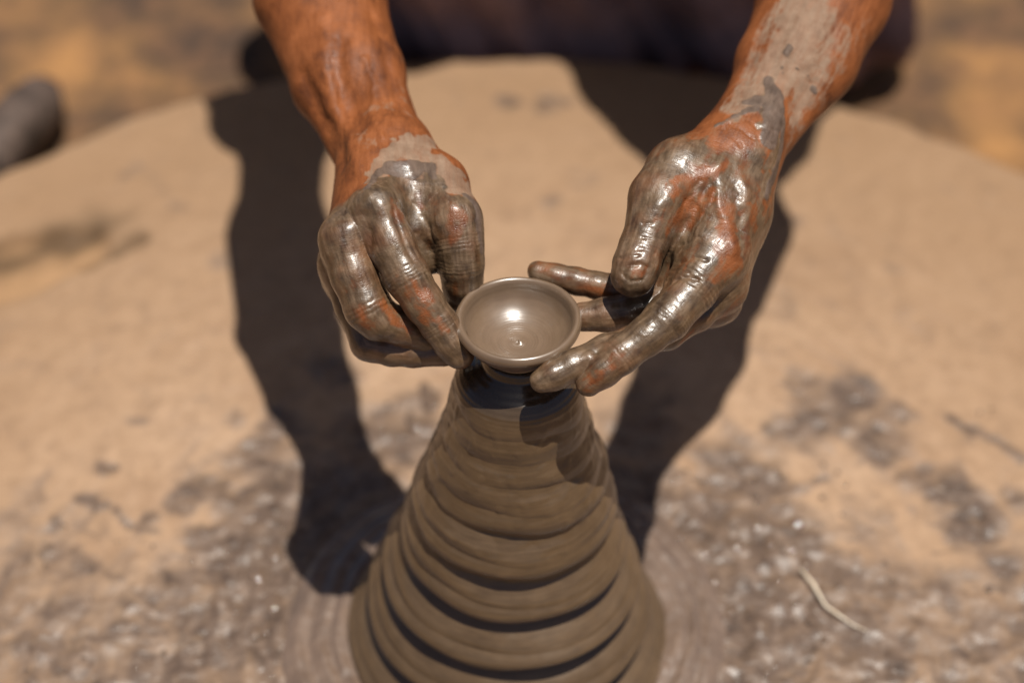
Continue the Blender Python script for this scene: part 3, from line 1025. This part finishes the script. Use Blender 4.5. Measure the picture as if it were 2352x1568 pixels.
def paint_right(V, N):
    q = V
    ax = STREAK[47] / np.linalg.norm(STREAK[47])
    al = (V - S3(1690, 330)) @ ax
    hand = sstep(-0.012, 0.012, al + 0.008 * fbm(V * 60 + 5, 3))
    clay = hand * (0.74 + 0.35 * fbm(V * 60 + 3, 3))
    full = strokes(q, [((1630, 325, 24), (1545, 360, 40), (1490, 430, 46), (1462, 500, 44), (1440, 590, 56), (1450, 650, 56)), ((1600, 395, 20), (1560, 460, 14), (1520, 560, 24)),
                       ((1590, 680, 30), (1500, 770, 40), (1440, 830, 22)), ((1380, 800, 40), (1240, 880, 40)), ((1735, 330, 26), (1745, 400, 22), (1700, 500, 14), (1712, 600, 16)),
                       ((1775, 200, 18), (1770, 280, 26), (1790, 350, 24), (1755, 440, 26), (1730, 540, 18)), ((1640, 500, 16), (1610, 590, 22), (1580, 640, 26)), ((1660, 380, 18), (1640, 420, 14)),
                       ((1660, 690, 40), (1590, 740, 40))], 0.004, 0.005, 85, 21)
    clay = np.maximum(clay, full)
    clay = np.maximum(clay, sstep(0.088, 0.105, al))
    clay = np.maximum(clay, sstep(0.04, 0.07, al) * (N @ FWD > -0.1))
    bare = strokes(q, [((1560, 432, 17), (1610, 398, 14), (1665, 378, 9)), ((1588, 470, 14), (1548, 525, 20)), ((1668, 470, 13), (1682, 540, 22), (1688, 620, 22)), ((1630, 445, 12), (1600, 480, 12)),
                       ((1744, 425, 8), (1762, 480, 10)), ((1730, 470, 7), (1735, 540, 8)), ((1600, 775, 12), (1560, 800, 12)), ((1345, 888, 9), (1390, 850, 9), (1432, 815, 9)), ((1470, 625, 10), (1485, 632, 10)),
                       ((1640, 330, 14), (1690, 300, 34), (1735, 330, 18)), ((1650, 560, 14), (1660, 640, 16), .8), ((1380, 672, 10), (1330, 670, 8), .7), ((1340, 742, 8), (1370, 744, 8), .7)], 0.004, 0.005, 110, 29)
    clay = np.clip(clay * (1 - 0.8 * bare), 0, 1)
    dry = strokes(q, [((1850, -40, 56), (1835, 60, 60), (1800, 150, 58), (1740, 220, 40), (1690, 260, 18)), ((1850, 120, 46), (1850, 220, 34), (1825, 290, 18)), ((1700, 190, 20), (1670, 240, 20)),
                      ((1775, 20, 22), (1735, 120, 22), (1700, 200, 16), .72), ((1905, 30, 34), (1900, 140, 30), (1870, 230, 18), .7), ((1950, 60, 20), (1935, 150, 16), (1890, 240, 12), .6),
                      ((1815, 330, 8), (1850, 290, 10), .8), ((2000, 40, 20), (1960, 140, 10), .42)], 0.006, 0.007, 70, 33)
    dark = strokes(q, [((1768, 180, 11), (1778, 205, 20), (1784, 235, 28), (1780, 275, 28), (1770, 320, 22)), ((1712, 232, 9), (1745, 226, 16), (1780, 238, 24)), ((1700, 256, 6), (1740, 245, 10)), ((1800, 260, 10), (1800, 330, 12), (1785, 400, 14), (1765, 450, 10)),
                       ((1640, 285, 4), (1690, 262, 7))], 0.0018, 0.0022, 120, 41)
    sp = strokes(q, [((1803, 116, 9), (1812, 104, 8)), ((1874, 207, 7), (1876, 214, 7)), ((1864, 168, 2), (1869, 180, 2)), ((1845, 274, 4), (1846, 277, 4)), ((1830, 150, 2), (1836, 156, 2)), ((1795, 150, 2), (1800, 165, 2))], 0.0008, 0.0008, 200, 44)
    dark = np.maximum(dark, sp)
    clay = np.maximum(clay, dark)
    return {'clay': clay, 'dry': dry * (1 - 0.7 * hand), 'dark': dark, 'wet': np.clip(0.12 + 0.9 * clay, 0, 1) * (1 - 0.6 * dark),
            'thick': clay * (0.5 + 0.35 * fbm(V * 130 + 3, 3)) + 0.9 * dark}


def v3(*a):
    return np.array(a, float)


EL, ER = v3(-0.152, 0.410, 0.372), v3(0.262, 0.400, 0.394)
SL, SR = v3(-0.150, 0.61, 0.56), v3(0.330, 0.625, 0.60)
NECK = v3(0.085, 0.72, 0.70)


def torso():
    g = Grid((-0.45, 0.24, -0.12), (0.60, 1.22, 1.02), 0.006)
    F = g.new()
    F[:] = 0.1
    A = lambda *c, k=0.02, kb=0.03: add_chain(g, F, [(v3(*p[:3]), p[3]) for p in c], k, kb=kb)
    A((-0.136, 0.300, 0.350, 0.032), (*EL, 0.037), (-0.142, 0.50, 0.47, 0.040), (*SL, 0.052))
    A((0.218, 0.295, 0.376, 0.032), (*ER, 0.037), (0.272, 0.495, 0.480, 0.040), (*SR, 0.052))
    for dx in (-0.015, 0.015):
        A((-0.137 + dx, 0.305, 0.351, 0.029), (-0.150 + dx * 0.8, 0.375, 0.366, 0.030))
        A((0.219 + dx, 0.300, 0.377, 0.030), (0.250 + dx * 0.8, 0.375, 0.391, 0.030))
    A((*SL, 0.055), (0.085, 0.73, 0.60, 0.07), (*SR, 0.055))
    A((0.0, 0.77, 0.53, 0.10), (0.03, 0.92, 0.22, 0.11), (0.03, 0.98, 0.10, 0.12))
    A((0.17, 0.77, 0.53, 0.10), (0.14, 0.92, 0.22, 0.11), (0.14, 0.98, 0.10, 0.12))
    A((0.085, 0.74, 0.62, 0.055), (0.085, 0.76, 0.76, 0.052))
    # head, bent forward over the work
    A((0.085, 0.80, 0.85, 0.082), (0.085, 0.72, 0.82, 0.070))
    A((0.085, 0.72, 0.79, 0.055), (0.085, 0.685, 0.755, 0.040))
    A((0.085, 0.655, 0.82, 0.010), (0.085, 0.635, 0.795, 0.014), kb=0.012)
    A((0.07, 0.662, 0.772, 0.009), (0.10, 0.662, 0.772, 0.009), kb=0.008)
    for s in (-1, 1):
        A((0.085 + 0.08 * s, 0.765, 0.83, 0.012), (0.085 + 0.083 * s, 0.755, 0.795, 0.010), kb=0.008)
        add_chain(g, F, [(v3(0.085 + 0.032 * s, 0.652, 0.835), 0.012), (v3(0.085 + 0.034 * s, 0.65, 0.833), 0.012)], 0.01, kb=0.012, sub=True)
    # folded legs: knees out, shins coming back to the feet behind the wheel
    A((0.0, 0.98, 0.08, 0.10), (-0.165, 0.79, 0.16, 0.075), k=0.03)
    A((0.17, 0.98, 0.08, 0.10), (0.37, 0.79, 0.16, 0.075), k=0.03)
    A((-0.165, 0.79, 0.16, 0.062), (-0.06, 0.805, 0.06, 0.048), (-0.03, 0.80, -0.04, 0.036))
    A((0.37, 0.79, 0.16, 0.062), (0.235, 0.805, 0.06, 0.048), (0.20, 0.80, -0.04, 0.036))
    A((-0.03, 0.80, -0.05, 0.034), (-0.025, 0.75, -0.058, 0.030), (-0.02, 0.725, -0.066, 0.022))
    A((0.20, 0.80, -0.05, 0.034), (0.195, 0.75, -0.058, 0.030), (0.19, 0.725, -0.066, 0.022))
    V, Q = surface_nets(g, F)
    V = relax(V, Q, 2)
    return V, Q


def cloth_sdf(name, lo, hi, h, chains, fold, mat, parent, cut=None):
    g = Grid(lo, hi, h)
    F = g.new()
    F[:] = 0.1
    for c, k in chains:
        add_chain(g, F, [(v3(*p[:3]), p[3]) for p in c], 0.03, kb=k)
    if cut:
        cut(g, F)
    V, Q = surface_nets(g, F)
    V = relax(V, Q, 2)
    N = normals(V, Q)
    V = V + N * fold(V)[:, None]
    return obj(name, mesh_np(name, V, Q), mat, parent)


def build_potter():
    root = thing('person', 'potter in dark clothes leaning over the wheel, both clay covered hands round the small bowl', 'person', (0.085, 0.95, ZG))
    off = np.array([0.085, 0.95, ZG])
    jl = [(1, (2,), (-0.004, -0.002, 0.0, 0.002, 0.0045)), (1, (4,), (-0.002, 0.0, 0.002)), (2, (2,), (-0.003, 0, 0.003)), (0, (1, 2), (-0.0035, -0.0015, 0.0005, 0.003))]
    V1, Q1, f1 = left_arm()
    V1, A1 = finish(V1, Q1, f1, 11, jl, paint_left)
    jr = [(0, (2,), (-0.006, -0.0042, -0.0022, 0.0, 0.0018, 0.004)), (1, (2,), (-0.007, -0.005, -0.003, -0.001, 0.001, 0.003, 0.005)), (1, (4,), (-0.002, 0.0, 0.002)),
          (1, (1,), (-0.006, -0.003, 0.0, 0.003, 0.006))]
    V2, Q2, f2 = right_arm()
    V2, A2 = finish(V2, Q2, f2, 47, jr, paint_right)
    V3, Q3 = torso()
    z3 = np.zeros(len(V3))
    SN.clear()
    V = np.concatenate([V1, V2, V3]) - off
    Q = np.concatenate([Q1, Q2 + len(V1), Q3 + len(V1) + len(V2)])
    A1['la'] = A1['la'] + 3.0
    at = {k: np.concatenate([A1[k], A2[k], z3]) for k in ('clay', 'dry', 'dark', 'wet', 'la', 'lu', 'lv')}
    body = obj('body', mesh_np('body', V, Q, at), SKIN, root)

    def part(o):
        o.location = -off
        return o
    part(cloth_sdf('shirt', (-0.30, 0.38, 0.0), (0.50, 1.22, 0.80), 0.007, [
        (((-0.150, 0.53, 0.50, 0.058), (*SL, 0.072), (0.085, 0.74, 0.59, 0.085)), 0.04),
        (((0.268, 0.475, 0.47, 0.050), (0.270, 0.515, 0.51, 0.082), (0.250, 0.595, 0.58, 0.095), (*SR, 0.085), (0.085, 0.74, 0.59, 0.085)), 0.04), (((0.335, 0.570, 0.55, 0.055), (0.375, 0.60, 0.58, 0.050)), 0.04),
        (((0.0, 0.77, 0.53, 0.115), (0.03, 0.92, 0.24, 0.125), (0.03, 0.98, 0.12, 0.13)), 0.04),
        (((0.17, 0.77, 0.53, 0.115), (0.14, 0.92, 0.24, 0.125), (0.14, 0.98, 0.12, 0.13)), 0.04)],
        lambda V: 0.006 * fbm(V * np.array([14, 14, 8]), 3), SHIRT, root))
    part(cloth_sdf('wraparound_skirt', (-0.42, 0.60, -0.10), (0.60, 1.22, 0.34), 0.006, [
        (((0.0, 0.98, 0.08, 0.115), (-0.165, 0.795, 0.16, 0.092)), 0.04),
        (((0.17, 0.98, 0.08, 0.115), (0.37, 0.795, 0.16, 0.092)), 0.04),
        (((-0.16, 0.85, 0.10, 0.07), (0.085, 0.88, 0.03, 0.09), (0.34, 0.85, 0.10, 0.07)), 0.06),
        (((-0.16, 0.79, 0.08, 0.06), (0.085, 0.775, 0.05, 0.05), (0.36, 0.79, 0.08, 0.06)), 0.04), (((-0.17, 0.79, -0.02, 0.055), (0.085, 0.77, -0.03, 0.05), (0.36, 0.79, -0.02, 0.055)), 0.04)],
        lambda V: 0.020 * fbm(np.stack([V[:, 0] * 22 + V[:, 2] * 9, V[:, 1] * 6, V[:, 2] * 4], 1), 3), CLOTH, root))
    part(cloth_sdf('hair', (-0.05, 0.62, 0.70), (0.22, 0.95, 1.02), 0.004, [
        (((0.085, 0.815, 0.86, 0.088), (0.085, 0.75, 0.855, 0.076)), 0.02), (((0.085, 0.85, 0.82, 0.055), (0.085, 0.845, 0.79, 0.045)), 0.02)],
        lambda V: 0.002 * fbm(V * 90, 3), HAIR, root))
    return root


build_potter()


# ================================================================ SMALL THINGS
def tube(pts, rads, n=10):
    pts = [np.array(p, float) for p in pts]
    V, Q = [], []
    for i, (p, r) in enumerate(zip(pts, rads)):
        t = pts[min(i + 1, len(pts) - 1)] - pts[max(i - 1, 0)]
        t /= np.linalg.norm(t)
        a = np.cross(t, [0, 0, 1.0])
        if np.linalg.norm(a) < 1e-3: a = np.cross(t, [1.0, 0, 0])
        a /= np.linalg.norm(a)
        b = np.cross(a, t)
        for k in range(n):
            th = 2 * math.pi * k / n
            V.append(p + r * (math.cos(th) * a + math.sin(th) * b))
    for i in range(len(pts) - 1):
        for k in range(n):
            k2 = (k + 1) % n
            Q.append((i * n + k, i * n + k2, (i + 1) * n + k2, (i + 1) * n + k))
    return np.array(V), np.array(Q)


def capped(pts, rads, n=10):
    pts = [np.array(p, float) for p in pts]
    e0 = pts[0] + (pts[0] - pts[1]) * 1e-3
    e1 = pts[-1] + (pts[-1] - pts[-2]) * 1e-3
    return tube([e0] + pts + [e1], [1e-5] + list(rads) + [1e-5], n)


# the bright bit of straw on the wheel
pts = [G(1838, 1306, 0.006), G(1868, 1340, 0.007), G(1895, 1390, 0.005), G(1925, 1412, 0.003), G(1960, 1434, 0.003), G(1990, 1448, 0.002)]
V, Q = capped(pts, [0.0011, 0.0013, 0.0012, 0.0008, 0.0006, 0.0004], 8)
V = V + 0.0006 * np.stack([fbm(V * 200, 2), fbm(V * 200 + 9, 2), fbm(V * 200 + 23, 2)], 1)
tag(obj('straw', mesh_np('straw', V, Q), STRAW), 'pale bent stalk of straw lying on the wet right side of the wheel', 'straw')

# grey log at the far left
pts = [G(112, 196, ZG + 0.03), G(92, 235, ZG + 0.04), G(50, 290, ZG + 0.045), G(-20, 370, ZG + 0.045), G(-150, 520, ZG + 0.04)]
V, Q = capped(pts, [0.012, 0.028, 0.032, 0.034, 0.032], 5)
V = V + 0.006 * np.stack([fbm(V * 24, 3), fbm(V * 24 + 9, 3), fbm(V * 24 + 23, 3)], 1)
tag(obj('wooden_log', mesh_np('wooden_log', V, Q, smooth=False), LOG), 'grey weathered log lying on the ground beside the wheel at the left edge', 'log')


# wet drops and crumbs of clay that glint on the wheel
def build_specks():
    rs = random.Random(5)
    base_v, base_q = [], []
    nr, na = 4, 8
    for i in range(nr + 1):
        a = (math.pi / 2) * i / nr
        for k in range(na):
            th = 2 * math.pi * k / na
            base_v.append((math.cos(a) * math.cos(th), math.cos(a) * math.sin(th), math.sin(a) * 0.75))
    for i in range(nr):
        for k in range(na):
            k2 = (k + 1) % na
            base_q.append((i * na + k, i * na + k2, (i + 1) * na + k2, (i + 1) * na + k))
    base_v, base_q = np.array(base_v), np.array(base_q)
    spots = [(628, 1270, 4), (589, 1321, 3.6), (694, 1338, 3.6), (624, 1381, 3.8), (842, 1247, 4), (865, 1242, 3), (585, 1450, 3), (610, 1440, 3), (640, 1500, 2.5),
             (985, 905, 3), (990, 925, 3), (955, 975, 3), (975, 890, 2.5), (1735, 1197, 3.5), (1700, 1190, 3), (1765, 1280, 3.5), (1690, 1300, 3), (1720, 1330, 3.2), (1640, 1330, 3.2),
             (1770, 1240, 3), (1710, 1360, 3), (1660, 1210, 2.8), (1790, 1330, 2.5), (1830, 1200, 2.5), (1850, 1290, 2.4), (1690, 1250, 3), (1620, 1260, 3), (1610, 1380, 2.6), (1740, 1310, 2.4), (1820, 1260, 2.2), (1680, 1400, 2.6), (1560, 1230, 2.4), (1650, 1160, 2.2), (1880, 1380, 2.2), (540, 1400, 2.4), (660, 1240, 2.4), (500, 1340, 2.2)]
    Vs, Qs = [], []
    n = 0
    def put(c, r):
        nonlocal n
        v = base_v * r * np.array([rs.uniform(.8, 1.3), rs.uniform(.8, 1.3), rs.uniform(.3, .6)])
        Vs.append(v + c); Qs.append(base_q + n); n += len(base_v)
    for px, py, r in spots:
        put(G(px, py, 0.0), r * 0.0021)
    zones = [((560, 800, 1080, 1560), 60), ((1480, 1900, 1050, 1560), 70), ((880, 1010, 860, 1010), 12), ((60, 560, 1150, 1560), 40), ((1850, 2340, 900, 1560), 30)]
    for (x0, x1, y0, y1), cnt in zones:
        for _ in range(cnt):
            put(G(rs.uniform(x0, x1), rs.uniform(y0, y1), 0.0), rs.uniform(0.001, 0.003))
    V, Q = np.concatenate(Vs), np.concatenate(Qs)
    ok = np.linalg.norm(V[:, :2], axis=1) > 0.0
    m = M('wet_slip_drops')
    m.set('Base Color', (0.13, 0.088, 0.062)); m.set('Roughness', 0.07); m.set('Specular IOR Level', 1.0)
    tag(obj('clay_specks', mesh_np('clay_specks', V, Q), m.m), 'wet specks of slip splashed over the wheel round the cone', 'clay specks', kind='stuff')


build_specks()
